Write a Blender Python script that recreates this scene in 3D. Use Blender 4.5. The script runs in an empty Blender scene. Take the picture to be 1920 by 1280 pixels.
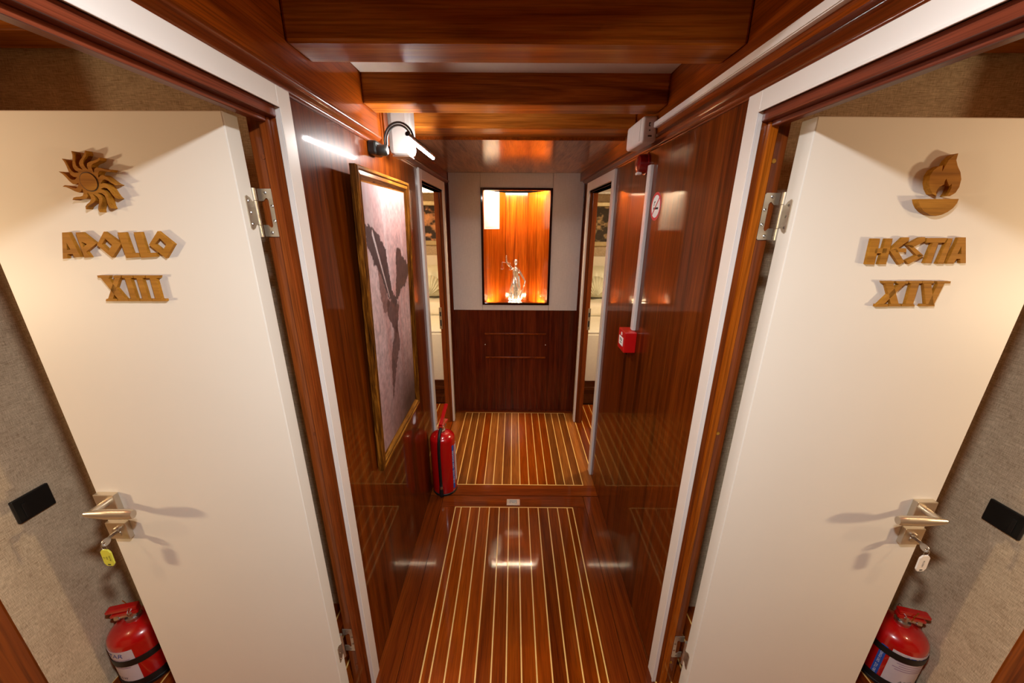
import bpy, bmesh, math, random
import numpy as np
from mathutils import Vector, Matrix

random.seed(7); np.random.seed(7)
SC = bpy.context.scene
COL = SC.collection
PI = math.pi

# ---------------------------------------------------------------- camera
FPX = 685.0                      # focal length in pixels of the 1920 x 1280 frame
CAMZ = 1.5
PITCH = math.atan2(640 - 418, FPX); ROLL = math.radians(.35); YAW = math.radians(.13)
cam_data = bpy.data.cameras.new('camera'); cam = bpy.data.objects.new('camera', cam_data); COL.objects.link(cam)
cam_data.sensor_width = 36; cam_data.lens = 36 * FPX / 1920; cam_data.clip_start = .02
CAMR = Matrix.Rotation(YAW, 3, 'Z') @ Matrix.Rotation(PI/2 - PITCH, 3, 'X') @ Matrix.Rotation(ROLL, 3, 'Z')
cam.matrix_world = Matrix.Translation((0, 0, CAMZ)) @ CAMR.to_4x4()
SC.camera = cam

# ---------------------------------------------------------------- world, view, large lights
SC.view_settings.view_transform = 'Standard'; SC.view_settings.look = 'None'
SC.view_settings.exposure = 0.0; SC.view_settings.gamma = 1.0
SC.view_settings.use_curve_mapping = False
W = bpy.data.worlds.new('world'); SC.world = W; W.use_nodes = True
W.node_tree.nodes['Background'].inputs[0].default_value = (1, .85, .7, 1)
W.node_tree.nodes['Background'].inputs[1].default_value = .02

def area(name, loc, power, col, size, rot=(0, 0, 0), size_y=None, shape=None):
    l = bpy.data.lights.new(name, 'AREA'); l.energy = power; l.color = col
    l.shape = shape or ('RECTANGLE' if size_y else 'DISK'); l.size = size
    if size_y: l.size_y = size_y
    o = bpy.data.objects.new(name, l); COL.objects.link(o); o.location = loc; o.rotation_euler = rot
    return o
WARM = (1, .76, .46); SOFT = (.95, .98, 1)
P_CORR, P_FOYER, P_SIDE, P_BED = 22.5, 8, 19, 28
LED_STRENGTH, NICHE_TOP, NICHE_LOW, COVE = 300, 430, 250, 22
area('corridor_light', (.01, .10, 1.886), P_CORR, SOFT, .10)
for sx in (-1, 1):
    fl = bpy.data.lights.new('foyer_light', 'POINT'); fl.energy = P_FOYER; fl.color = WARM; fl.shadow_soft_size = .035
    flo = bpy.data.objects.new('foyer_light', fl); COL.objects.link(flo); flo.location = (sx*1.66, .24, 1.74)
    area('bedside_light', (sx*2.3, .20, 1.22), P_SIDE, WARM, .10, (0, -sx*-PI/2, 0))
    area('bed_cabin_light', (sx*1.25, 2.35, 1.86), P_BED, WARM, .4)

# ---------------------------------------------------------------- measuring helpers (photo pixel -> point on a known plane)
def ray(u, v): return CAMR @ Vector(((u-960)/FPX, (640-v)/FPX, -1))
def AX(u, v, x): d = ray(u, v); t = x/d.x; return Vector((x, t*d.y, CAMZ+t*d.z))
def AY(u, v, y): d = ray(u, v); t = y/d.y; return Vector((t*d.x, y, CAMZ+t*d.z))
def AZ(u, v, z=0): d = ray(u, v); t = (z-CAMZ)/d.z; return Vector((t*d.x, t*d.y, z))

# ---------------------------------------------------------------- mesh helpers
class MB:
    def __init__(s): s.v = []; s.f = []; s.m = []
    def add(s, vs, fs, mi=0):
        b = len(s.v); s.v += [tuple(p) for p in vs]; s.f += [tuple(b+i for i in f) for f in fs]; s.m += [mi]*len(fs); return s
    def box(s, x0, x1, y0, y1, z0, z1, mi=0):
        vs = [(x, y, z) for z in (z0, z1) for y in (y0, y1) for x in (x0, x1)]
        return s.add(vs, [(0,2,3,1), (4,5,7,6), (0,1,5,4), (2,6,7,3), (0,4,6,2), (1,3,7,5)], mi)
    def tube(s, pts, r, seg=10, cap=True, mi=0, flat=1.0, up=None):
        pts = [Vector(p) for p in pts]; n = len(pts)
        rs = r if isinstance(r, (list, tuple)) else [r]*n
        vs = []; fs = []; prev = Vector(up) if up else None
        for i, p in enumerate(pts):
            t = (pts[min(i+1, n-1)] - pts[max(i-1, 0)]).normalized()
            if prev is None: prev = Vector((0, 0, 1)) if abs(t.z) < .9 else Vector((1, 0, 0))
            a = (prev - t*prev.dot(t)).normalized(); b = t.cross(a); prev = a
            for k in range(seg):
                an = 2*PI*k/seg; vs.append(p + (a*math.cos(an)*flat + b*math.sin(an))*rs[i])
        for i in range(n-1):
            for k in range(seg):
                k2 = (k+1) % seg; fs.append((i*seg+k, i*seg+k2, (i+1)*seg+k2, (i+1)*seg+k))
        if cap: fs += [tuple(range(seg))[::-1], tuple((n-1)*seg+k for k in range(seg))]
        return s.add(vs, fs, mi)
    def lathe(s, prof, c=(0, 0, 0), seg=28, mi=0, axis='Z', fn=None):
        vs = []; fs = []; n = len(prof)
        for i, (r, h) in enumerate(prof):
            for k in range(seg):
                a = 2*PI*k/seg; rr = r*(fn(a, h) if fn else 1)
                p = (rr*math.cos(a), rr*math.sin(a), h)
                if axis == 'X': p = (h, p[0], p[1])
                if axis == 'Y': p = (p[0], h, p[1])
                vs.append((p[0]+c[0], p[1]+c[1], p[2]+c[2]))
        for i in range(n-1):
            for k in range(seg):
                k2 = (k+1) % seg; fs.append((i*seg+k, i*seg+k2, (i+1)*seg+k2, (i+1)*seg+k))
        fs += [tuple(range(seg))[::-1], tuple((n-1)*seg+k for k in range(seg))]
        return s.add(vs, fs, mi)
    def prism(s, loops, fmap, mi=0):
        """loops[0] outline, rest holes, 2-D; fmap(p, k) -> 3-D point of the front (k=0) or back (k=1)"""
        bm = bmesh.new(); idx = []; pts = []
        for lp in loops:
            vv = [bm.verts.new((p[0], p[1], 0)) for p in lp]; idx.append(range(len(pts), len(pts)+len(lp))); pts += list(lp)
            for i in range(len(vv)): bm.edges.new((vv[i], vv[(i+1) % len(vv)]))
        bm.verts.index_update()
        bmesh.ops.triangle_fill(bm, use_beauty=True, use_dissolve=False, edges=bm.edges[:])
        tris = [tuple(v.index for v in f.verts) for f in bm.faces]; bm.free()
        n = len(pts)
        vs = [fmap(p, 0) for p in pts] + [fmap(p, 1) for p in pts]
        fs = tris + [tuple(i+n for i in t[::-1]) for t in tris]
        for lp in idx:
            lp = list(lp)
            for i in range(len(lp)):
                a, b = lp[i], lp[(i+1) % len(lp)]; fs.append((a, b, b+n, a+n))
        return s.add(vs, fs, mi)
    def mesh(s, name, mats, smooth=False, recalc=True):
        me = bpy.data.meshes.new(name); me.from_pydata([tuple(p) for p in s.v], [], s.f)
        for m in (mats if isinstance(mats, (list, tuple)) else [mats]): me.materials.append(m)
        for p, mi in zip(me.polygons, s.m): p.material_index = mi; p.use_smooth = smooth
        if recalc:
            bm = bmesh.new(); bm.from_mesh(me); bmesh.ops.recalc_face_normals(bm, faces=bm.faces[:]); bm.to_mesh(me); bm.free()
        me.update(); return me
    def build(s, name, mats, parent=None, smooth=False, bev=0, angle=None, seg=2):
        o = bpy.data.objects.new(name, s.mesh(name, mats, smooth)); COL.objects.link(o)
        if parent: attach(o, parent)
        if bev:
            b = o.modifiers.new('bevel', 'BEVEL'); b.width = bev; b.segments = seg; b.limit_method = 'ANGLE'; b.angle_limit = math.radians(40)
        if smooth: auto(o, angle or 40)
        return o
def auto(o, deg):
    me = o.data; bm = bmesh.new(); bm.from_mesh(me)
    for e in bm.edges: e.smooth = not (len(e.link_faces) == 2 and e.calc_face_angle(0) > math.radians(deg))
    bm.to_mesh(me); bm.free()
def attach(o, parent):
    o.parent = parent
    o.matrix_parent_inverse = Matrix.Translation(parent.location).inverted() if parent.get('_world') else Matrix.Identity(4)
def tag(o, label=None, cat=None, group=None, kind=None):
    if label: o['label'] = label
    if cat: o['category'] = cat
    if group: o['group'] = group
    if kind: o['kind'] = kind
    return o
def empty(name, loc=(0, 0, 0), rz=0, world=False):
    """world=True: the parts are given in world coordinates; else in the thing's own"""
    o = bpy.data.objects.new(name, None); COL.objects.link(o); o.location = loc; o.rotation_euler = (0, 0, rz); o.empty_display_size = .05
    if world: o['_world'] = 1
    return o
def box(name, x0, x1, y0, y1, z0, z1, mat, parent=None, bev=0): return MB().box(x0, x1, y0, y1, z0, z1).build(name, mat, parent, bev=bev)
def copy_tree(o, parent=None):
    c = o.copy(); COL.objects.link(c); c.parent = parent
    for ch in o.children: copy_tree(ch, c)
    return c
def text_geo(body, size, spacing=1.0, shear=0):
    cu = bpy.data.curves.new('t', 'FONT'); cu.body = body; cu.size = size; cu.align_x = 'CENTER'; cu.align_y = 'CENTER'; cu.space_character = spacing; cu.shear = shear; cu.resolution_u = 2
    o = bpy.data.objects.new('t', cu); COL.objects.link(o)
    bpy.context.view_layer.update()
    me = bpy.data.meshes.new_from_object(o.evaluated_get(bpy.context.evaluated_depsgraph_get()))
    r = ([tuple(v.co) for v in me.vertices], [tuple(p.vertices) for p in me.polygons])
    bpy.data.objects.remove(o); bpy.data.curves.remove(cu); bpy.data.meshes.remove(me)
    return r

# ---------------------------------------------------------------- materials
def lin(c):
    return tuple(((x/255)/12.92 if x/255 <= .04045 else ((x/255+.055)/1.055)**2.4) for x in c) + (1,)
def newmat(name):
    m = bpy.data.materials.new(name); m.use_nodes = True
    nt = m.node_tree; b = nt.nodes['Principled BSDF']; return m, nt, b
def inp(b, k, v):
    if k in b.inputs: b.inputs[k].default_value = v
def plain(name, col, rough=.5, metal=0, coat=0, emit=0, noise=.06, nscale=40):
    m, nt, b = newmat(name); inp(b, 'Roughness', rough); inp(b, 'Metallic', metal); inp(b, 'Coat Weight', coat); inp(b, 'Coat Roughness', .08)
    tc = nt.nodes.new('ShaderNodeTexCoord'); n = nt.nodes.new('ShaderNodeTexNoise'); n.inputs['Scale'].default_value = nscale; n.inputs['Detail'].default_value = 4
    r = nt.nodes.new('ShaderNodeValToRGB'); c = lin(col)
    r.color_ramp.elements[0].position = .3; r.color_ramp.elements[1].position = .7
    r.color_ramp.elements[0].color = tuple(x*(1-noise) for x in c[:3])+(1,); r.color_ramp.elements[1].color = tuple(min(1, x*(1+noise)) for x in c[:3])+(1,)
    nt.links.new(tc.outputs['Object'], n.inputs['Vector']); nt.links.new(n.outputs['Fac'], r.inputs[0]); nt.links.new(r.outputs[0], b.inputs['Base Color'])
    if emit: inp(b, 'Emission Color', c); inp(b, 'Emission Strength', emit)
    return m
def wood(name, cols, axis='Z', across=26, along=.9, rough=.35, coat=.8, coat_rough=.06, vary=0, pores=.35, distort=.6, bump=.02, fine=1.0):
    m, nt, b = newmat(name); N = nt.nodes.new; L = nt.links.new
    inp(b, 'Roughness', rough); inp(b, 'Coat Weight', coat); inp(b, 'Coat Roughness', coat_rough); inp(b, 'Coat IOR', 1.5); inp(b, 'Specular IOR Level', .05)
    tc = N('ShaderNodeTexCoord'); mp = N('ShaderNodeMapping'); oi = N('ShaderNodeObjectInfo')
    mp.inputs['Scale'].default_value = tuple(along if a == axis else across for a in 'XYZ')
    L(tc.outputs['Object'], mp.inputs['Vector'])
    add = N('ShaderNodeVectorMath'); add.operation = 'ADD'
    mul = N('ShaderNodeMath'); mul.operation = 'MULTIPLY'; mul.inputs[1].default_value = 37 if vary else 0
    L(oi.outputs['Random'], mul.inputs[0]); L(mp.outputs[0], add.inputs[0]); L(mul.outputs[0], add.inputs[1])
    n1 = N('ShaderNodeTexNoise'); n1.inputs['Scale'].default_value = 1; n1.inputs['Detail'].default_value = 5; n1.inputs['Roughness'].default_value = .6; n1.inputs['Distortion'].default_value = distort
    L(add.outputs[0], n1.inputs['Vector'])
    r = N('ShaderNodeValToRGB'); e = r.color_ramp.elements
    e[0].position = .28; e[0].color = lin(cols[0]); e[1].position = .74; e[1].color = lin(cols[-1])
    if len(cols) > 2: x = e.new(.5); x.color = lin(cols[1])
    L(n1.outputs['Fac'], r.inputs[0])
    mp2 = N('ShaderNodeMapping'); mp2.inputs['Scale'].default_value = tuple(8*fine if a == axis else 330*fine for a in 'XYZ')
    L(tc.outputs['Object'], mp2.inputs['Vector'])
    n2 = N('ShaderNodeTexNoise'); n2.inputs['Scale'].default_value = 1; n2.inputs['Detail'].default_value = 2; L(mp2.outputs[0], n2.inputs['Vector'])
    r2 = N('ShaderNodeValToRGB'); r2.color_ramp.elements[0].position = .36; r2.color_ramp.elements[1].position = .56
    r2.color_ramp.elements[0].color = (1-pores,)*3+(1,); r2.color_ramp.elements[1].color = (1, 1, 1, 1); L(n2.outputs['Fac'], r2.inputs[0])
    mx = N('ShaderNodeMixRGB'); mx.blend_type = 'MULTIPLY'; mx.inputs[0].default_value = 1; L(r.outputs[0], mx.inputs[1]); L(r2.outputs[0], mx.inputs[2])
    out = mx.outputs[0]
    if vary:
        hv = N('ShaderNodeHueSaturation'); mr = N('ShaderNodeMapRange'); mr.inputs[3].default_value = 1-vary; mr.inputs[4].default_value = 1+vary
        L(oi.outputs['Random'], mr.inputs[0]); L(mr.outputs[0], hv.inputs['Value']); L(out, hv.inputs['Color']); out = hv.outputs[0]
    L(out, b.inputs['Base Color'])
    bp = N('ShaderNodeBump'); bp.inputs['Strength'].default_value = bump; bp.inputs['Distance'].default_value = .002; L(n1.outputs['Fac'], bp.inputs['Height'])
    L(bp.outputs[0], b.inputs['Normal']); L(bp.outputs[0], b.inputs['Coat Normal'])
    return m
def fabric(name, c0, c1, scale=520, bump=.25, rough=.9):
    m, nt, b = newmat(name); N = nt.nodes.new; L = nt.links.new; inp(b, 'Roughness', rough); inp(b, 'Specular IOR Level', .15)
    tc = N('ShaderNodeTexCoord'); outs = []
    for sc in ((scale*.07, scale*.07, scale), (scale, scale, scale*.07), (scale*.02,)*3):
        mp = N('ShaderNodeMapping'); mp.inputs['Scale'].default_value = sc; L(tc.outputs['Object'], mp.inputs['Vector'])
        n = N('ShaderNodeTexNoise'); n.inputs['Scale'].default_value = 1; n.inputs['Detail'].default_value = 2; L(mp.outputs[0], n.inputs['Vector']); outs.append(n.outputs['Fac'])
    a = N('ShaderNodeMath'); a.operation = 'ADD'; L(outs[0], a.inputs[0]); L(outs[1], a.inputs[1])
    a2 = N('ShaderNodeMath'); a2.operation = 'MULTIPLY_ADD'; a2.inputs[1].default_value = .35; L(outs[2], a2.inputs[0]); L(a.outputs[0], a2.inputs[2])
    mr = N('ShaderNodeMapRange'); mr.inputs[1].default_value = .85; mr.inputs[2].default_value = 1.5; L(a2.outputs[0], mr.inputs[0])
    mx = N('ShaderNodeMixRGB'); mx.inputs[1].default_value = lin(c0); mx.inputs[2].default_value = lin(c1); L(mr.outputs[0], mx.inputs[0]); L(mx.outputs[0], b.inputs['Base Color'])
    bp = N('ShaderNodeBump'); bp.inputs['Strength'].default_value = bump; bp.inputs['Distance'].default_value = .0006; L(a.outputs[0], bp.inputs['Height']); L(bp.outputs[0], b.inputs['Normal'])
    return m
def vcol(name, rough=.55, coat=0):
    m, nt, b = newmat(name); a = nt.nodes.new('ShaderNodeVertexColor'); a.layer_name = 'paint'; nt.links.new(a.outputs[0], b.inputs['Base Color']); inp(b, 'Roughness', rough); inp(b, 'Coat Weight', coat)
    return m
def emis(name, col, strength):
    m, nt, b = newmat(name); inp(b, 'Base Color', lin(col)); inp(b, 'Emission Color', lin(col)); inp(b, 'Emission Strength', strength); return m

MAHOG = [(56, 19, 2), (98, 40, 5), (122, 58, 10)]
M = dict(
 veneer=wood('mahogany_veneer', MAHOG, 'Z', 30, .8, coat=.55, coat_rough=.05, pores=.45),
 veneer_y=wood('mahogany_fascia', [(84, 32, 4), (126, 54, 7), (148, 72, 12)], 'Y', 22, .9, coat=.5, coat_rough=.1),
 mould=wood('moulding_wood', [(84, 32, 6), (120, 52, 12)], 'Y', 22, .9, coat=.7, coat_rough=.12, bump=0),
 veneer_end=wood('mahogany_end_panel', [(58, 18, 7), (96, 36, 15), (120, 50, 22)], 'Z', 34, .8, coat=.6, coat_rough=.12, pores=.4),
 ply=wood('mahogany_ceiling_ply', [(108, 66, 44), (146, 96, 66), (172, 120, 86)], 'Y', 14, 1.6, coat=.7, coat_rough=.16, distort=2),
 beam=wood('teak_beam', [(112, 52, 11), (172, 96, 28), (206, 130, 48)], 'X', 18, .9, rough=.45, coat=.25, coat_rough=.2, pores=.3, vary=.08, distort=1.2),
 jamb=wood('mahogany_jamb', [(92, 40, 13), (126, 58, 20), (144, 72, 26)], 'Z', 24, .9, rough=.4, coat=.45, coat_rough=.15),
 jamb_y=wood('mahogany_jamb_head', [(84, 36, 22), (112, 52, 32), (128, 62, 38)], 'Y', 24, .9, rough=.4, coat=.45, coat_rough=.15),
 stop=wood('orange_door_stop', [(128, 58, 8), (166, 84, 14), (190, 108, 24)], 'Z', 24, .9, rough=.35, coat=.6, coat_rough=.12),
 plank=wood('floor_plank', [(92, 33, 3), (130, 54, 5), (150, 70, 9)], 'Y', 26, 1.1, rough=.3, coat=.5, coat_rough=.06, vary=.22),
 plank_worn=wood('worn_floor_plank', [(98, 48, 12), (130, 72, 24), (152, 92, 38)], 'Y', 26, 1.1, rough=.35, coat=.6, coat_rough=.16, vary=.3),
 board=wood('floor_border_board', [(78, 27, 5), (108, 44, 9), (126, 56, 13)], 'Y', 24, 1, rough=.32, coat=.5, coat_rough=.06, vary=.12),
 board_x=wood('threshold_board', [(84, 31, 5), (116, 48, 10), (132, 60, 14)], 'X', 24, 1, rough=.32, coat=.5, coat_rough=.06, vary=.1),
 niche=wood('niche_veneer', [(92, 32, 4), (150, 66, 9), (176, 88, 16)], 'Z', 22, .7, rough=.35, coat=.7, coat_rough=.12, pores=.4, distort=1.4),
 darkframe=wood('dark_frame_wood', [(30, 11, 6), (48, 18, 9)], 'Z', 30, 1, coat=.6),
 sign=wood('carved_sign_wood', [(142, 92, 26), (170, 116, 38), (184, 130, 50)], 'X', 60, 4, rough=.55, coat=.1, pores=.15),
 white=plain('white_painted_trim', (222, 214, 208), .35, coat=.4, noise=.015, nscale=8),
 doorpaint=plain('cream_door_lacquer', (224, 218, 208), .5, coat=0, noise=.012, nscale=5),
 groove=plain('dark_groove', (40, 22, 12), .8),
 fabric=fabric('linen_wallcovering', (164, 140, 112), (232, 212, 180), 800, .3),
 endfab=fabric('pale_end_wall_covering', (210, 202, 198), (224, 216, 212), 500, .06),
 inlay=plain('maple_inlay', (230, 186, 108), .35, coat=.7, noise=.1, nscale=18),
 ceilwhite=plain('white_ceiling_panel', (214, 200, 184), .5, noise=.02),
 nickel=plain('brushed_nickel', (206, 194, 174), .32, .85, noise=.03),
 steel=plain('steel', (196, 194, 190), .3, 1, noise=.03),
 chrome=plain('silver_plate', (240, 236, 230), .2, .93, noise=.04),
 red=plain('red_enamel', (190, 10, 12), .25, coat=.8, noise=.03),
 shaded_red=plain('shaded_red_enamel', (120, 8, 8), .25, coat=.8, noise=.03),  # sounder red, with the shade under the alarm unit put into the colour
 redplastic=plain('red_plastic', (200, 14, 14), .35, coat=.3, noise=.02),
 black=plain('black_rubber', (18, 18, 18), .5, noise=.1),
 blackplastic=plain('black_plastic', (22, 23, 22), .4, noise=.1),
 plastic=plain('white_plastic', (216, 206, 200), .4, noise=.02),
 cover=plain('dimmed_white_plastic', (150, 145, 141), .4, noise=.02),  # white plastic, colour darkened to offset the glare of the close LED tube
 paper=plain('white_paper', (240, 238, 232), .8, noise=.01),
 ink=plain('black_ink', (30, 28, 30), .7), inkgrey=plain('grey_ink', (150, 148, 146), .7), blue=plain('blue_ink', (52, 74, 160), .6), bluelab=plain('blue_label', (40, 86, 178), .5), purple=plain('mauve_ink', (150, 110, 150), .7), redink=plain('red_ink', (200, 50, 50), .6),
 label=plain('label_paper', (216, 206, 210), .5, noise=.02),
 yellowtag=plain('yellow_plastic_tag', (206, 206, 70), .4, noise=.04), whitetag=plain('clear_white_tag', (232, 224, 214), .35, noise=.02),
 brass=plain('brass_seal', (200, 130, 40), .35, .8),
 gold=wood('gilded_frame', [(34, 17, 4), (98, 54, 12), (166, 106, 34)], 'Z', 90, 9, rough=.32, coat=.3, coat_rough=.2, pores=.45),
 gold_y=wood('gilded_frame_rail', [(66, 36, 9), (142, 86, 24), (190, 128, 50)], 'Y', 90, 9, rough=.32, coat=.3, coat_rough=.2, pores=.45),
 goldbright=plain('gilt_edge', (196, 146, 44), .3, .7, noise=.2, nscale=60),
 canvas=vcol('painted_canvas', .5), print=vcol('cabin_picture_print', .6),
 leather=plain('cream_leatherette', (238, 229, 210), .5, noise=.02), linen=plain('cream_bed_linen', (240, 234, 218), .8, noise=.03), pillow=plain('pale_green_satin', (222, 220, 194), .4, noise=.03),
 bedbase=wood('bed_base_wood', [(60, 26, 10), (92, 46, 18)], 'X', 24, 1, coat=.6),
 silvergilt=plain('champagne_frame', (190, 172, 132), .35, .4, noise=.1),
 led=emis('led_strip', (255, 250, 246), LED_STRENGTH), nled=emis('niche_led_top', (255, 230, 190), NICHE_TOP), nled2=emis('niche_led_low', (255, 226, 180), NICHE_LOW), cove=emis('cove_light', (255, 222, 160), COVE),
 lampglass=emis('lamp_glass', (255, 236, 210), 4),
)

# ---------------------------------------------------------------- plan of the place (metres)
WL, WR, YE = -.47, .497, 2.745        # corridor walls, end wall
JL, JR = .822, .838                   # hinge jamb of the left / right cabin doorway
NL, NR = .244, .252                   # near jamb of those doorways
TH = .05                              # wall thickness
HEAD = 1.696                          # doorway clear height
E0, E1 = 1.975, 2.565                 # clear opening of the end cabin doorways
CEIL = 1.92
XWL, XWR = 1.36, 1.40                 # cabin foyer side walls
YB = 1.10                             # cabin foyer back wall

# ---------------------------------------------------------------- floor
floor = tag(box('floor', -2.7, 2.7, -1.3, 3.95, -.06, -.012, M['groove']), kind='structure')
TOPZ = 0.0
def plank(name, x0, x1, y0, y1, mat, top=TOPZ, gap=.0006):
    o = box(name, x0+gap, x1-gap, y0+gap, y1-gap, -.012, top, mat, floor); return o
def strip(x0, x1, y0, y1): return box('inlay_strip', x0, x1, y0, y1, -.012, .0004, M['inlay'], floor)
LW = .0024
# near hatch: borders, planks, maple lines
h_lines = [AZ(780+x*.1979, 949.5).x for x in (375, 430, 517, 605, 697, 790, 880, 972, 1063, 1155, 1245, 1337, 1428, 1480)]
YH0, YH1 = -1.2, 1.645
for a, b in zip(h_lines, h_lines[1:]): plank('plank', a+LW, b-LW, YH0, YH1-LW, M['plank'], gap=0)
for x in h_lines: strip(x-LW, x+LW, YH0, YH1+LW)
for a, b in zip(h_lines, h_lines[1:]): strip(a+LW, b-LW, YH1-LW, YH1+LW)
plank('border_board', -.392, h_lines[0]-LW, YH0, YH1+LW, M['board']); plank('border_board', h_lines[-1]+LW, .410, YH0, YH1+LW, M['board'])
plank('border_board', -.392, .410, YH1+LW, 1.734, M['board_x'])
plank('margin_board', WL, -.393, -1.2, 1.734, M['board'], top=-.001); plank('margin_board', .411, WR, -1.2, 1.734, M['board'], top=-.001)
# far landing
n2 = [AZ(780+x*.1979, 773.8).x for x in (475, 1400)]
s_lines = [n2[0] + (n2[1]-n2[0])*i/15 for i in range(16)]
YS0, YS1 = 1.829, 2.706
for i, (a, b) in enumerate(zip(s_lines, s_lines[1:])): plank('plank', a+LW, b-LW, YS0+LW, YS1-LW, M['plank_worn'] if i not in (3, 8, 9, 10, 11) else M['plank'], gap=0)
for x in s_lines: strip(x-LW, x+LW, YS0-LW, YS1+LW)
for a, b in zip(s_lines, s_lines[1:]):
    strip(a+LW, b-LW, YS0-LW, YS0+LW); strip(a+LW, b-LW, YS1-LW, YS1+LW)
plank('border_board', WL, WR, 1.738, YS0-LW, M['board_x']); plank('border_board', WL, WR, YS1+LW, YE, M['board_x'])
plank('border_board', WL, s_lines[0]-LW, YS0-LW, YS1+LW, M['plank_worn']); plank('border_board', s_lines[-1]+LW, WR, YS0-LW, YS1+LW, M['plank_worn'])
# cabin floors, far and near, planks with maple lines
def cabin_floor(xa, xb, ya, yb, nstep=.054, mat=M['plank']):
    n = max(2, int(round((xb-xa)/nstep))); st = (xb-xa)/n
    me = MB().box(LW, st-LW, 0, yb-ya, -.012, TOPZ).mesh('plank', mat); ms = MB().box(-LW, LW, 0, yb-ya, -.012, .0004).mesh('inlay_strip', M['inlay'])
    for i in range(n):
        for nm, d in (('plank', me), ('inlay_strip', ms)):
            o = bpy.data.objects.new(nm, d); COL.objects.link(o); o.location = (xa+i*st, ya, 0); o.parent = floor
for sx in (-1, 1):
    lo, hi = (-1.17, WL) if sx < 0 else (WR+.004, 1.2)
    cabin_floor(lo, hi, 1.80, 2.86)
    lo, hi = (-XWL, WL) if sx < 0 else (WR+.004, XWR)
    cabin_floor(lo, hi, .0, YB)

for a, b, y0, y1 in ((-2.55, -XWL-.002, -1.29, .69), (XWR+.002, 2.55, -1.29, .69), (-XWL, WL-.06, -1.29, -.002), (WR+.066, XWR, -1.29, -.002)):
    box('cabin_carpet', a, b, y0, y1, -.012, -.001, M['fabric'], floor)
# ---------------------------------------------------------------- ceiling
ceiling = tag(MB().box(-2.7, 2.7, -1.3, 3.95, CEIL+.004, CEIL+.06).build('ceiling', M['beam']), kind='structure')
box('white_panel', -.45, .455, .93, 1.60, CEIL-.004, CEIL+.004, M['ceilwhite'], ceiling)
def beam(y0, y1, z0, z1=CEIL+.004, x0=-.452, x1=.457): return box('ceiling_beam', x0, x1, y0, y1, z0, z1, M['beam'], ceiling, bev=.006)
beam(.862, .962, 1.836); beam(.47, .57, 1.836); beam(1.252, 1.352, 1.836); beam(1.55, 1.70, 1.838); beam(-.45, -.35, 1.836)
box('ply_panel', WL, WR, 1.70, YE, 1.828, 1.842, M['ply'], ceiling)
box('ceiling_bead', -.45, .455, 1.694, 1.706, 1.826, 1.838, M['veneer_y'], ceiling)
for sx in (-1, 1):
    for k in range(5):
        y = 2.2 + k*.33
        a, b = sorted((sx*.55, sx*2.2)); box('ceiling_beam', a, b, y, y+.09, 1.86, CEIL+.004, M['beam'], ceiling, bev=.004)
    a, b = sorted((sx*.54, sx*XWL)); box('ceiling_beam', a, b, .98, 1.07, 1.90, CEIL+.004, M['beam'], ceiling, bev=.004)

# ---------------------------------------------------------------- corridor walls
def side_wall(name, x0, x1, j, n, front):
    m = MB()
    m.box(x0, x1, j, E0-.01, 0, CEIL); m.box(x0, x1, E1+.01, YE, 0, CEIL); m.box(x0, x1, -1.3, n, 0, CEIL)
    m.box(x0, x1, n, j, HEAD+.02, CEIL); m.box(x0, x1, E0-.01, E1+.01, 1.69, CEIL)
    return tag(m.build(name, M['veneer']), kind='structure')
side_wall('wall_left', WL-TH, WL, JL+.015, NL-.02, 1); side_wall('wall_right', WR, WR+TH, JR+.015, NR-.02, -1)
tag(box('wall_front', -.6, .6, -1.36, -1.3, 0, CEIL, M['veneer']), kind='structure')
# linings of the cabins
def lining(name, *b): return tag(box(name, *b, M['fabric']), kind='structure')
for sx, nm, j in ((-1, 'left', JL), (1, 'right', JR)):
    def L(name, xa, xb, ya, yb, za=0, zb=CEIL):
        a, b = sorted((sx*xa, sx*xb)); return lining('wall_%s_%s' % (nm, name), a, b, ya, yb, za, zb)
    L('foyer_back', .558 if sx > 0 else .531, 1.46, YB, YB+.05)
    L('foyer_side', XWL if sx < 0 else XWR, 1.46, .69, YB)
    L('cabin_outer', 2.55, 2.6, -1.3, 1.15); L('cabin_rear', .56, 2.55, -1.35, -1.3); L('cabin_partition', 1.46, 2.55, YB, YB+.05)
    L('bedroom_head', .54, 2.3, 3.80, 3.86); L('bedroom_outer', 2.3, 2.36, 1.75, 3.86); L('bedroom_near', .56, 2.3, 1.75, 1.80); L('bedroom_inner', .5, .56, YE+.24, 3.80)
# fascias and mouldings over the walls
def trim(name, *b, mat=M['veneer_y'], bev=0): return tag(box(name, *b, mat, bev=bev), kind='structure')
trim('trim_1', WL, -.452, -1.3, 1.395, 1.772, CEIL); trim('trim_2', .457, WR, -1.3, YE, 1.775, CEIL)
trim('trim_3', WL, -.458, 1.395, YE, 1.765, CEIL)
def moulding(name, x, s, y0, y1, z):
    prof = [(0, -.020), (.0035, -.020), (.005, -.017), (.0035, -.014), (.004, -.010), (.010, -.006), (.021, .002), (.0225, .006), (.0205, .010), (0, .012)]
    m = MB(); n = len(prof); vs = [(x+s*a, y, z+b) for y in (y0, y1) for a, b in prof]
    m.add(vs, [(i, (i+1) % n, n+(i+1) % n, n+i) for i in range(n)] + [tuple(range(n)), tuple(range(n, 2*n))])
    return tag(m.build(name, M['mould'], smooth=True, angle=50), kind='structure')
moulding('trim_4', WL, 1, -1.3, 1.385, 1.766); moulding('trim_5', WR, -1, -1.3, YE, 1.770); moulding('trim_6', WL, 1, 1.50, YE, 1.766)

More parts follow.
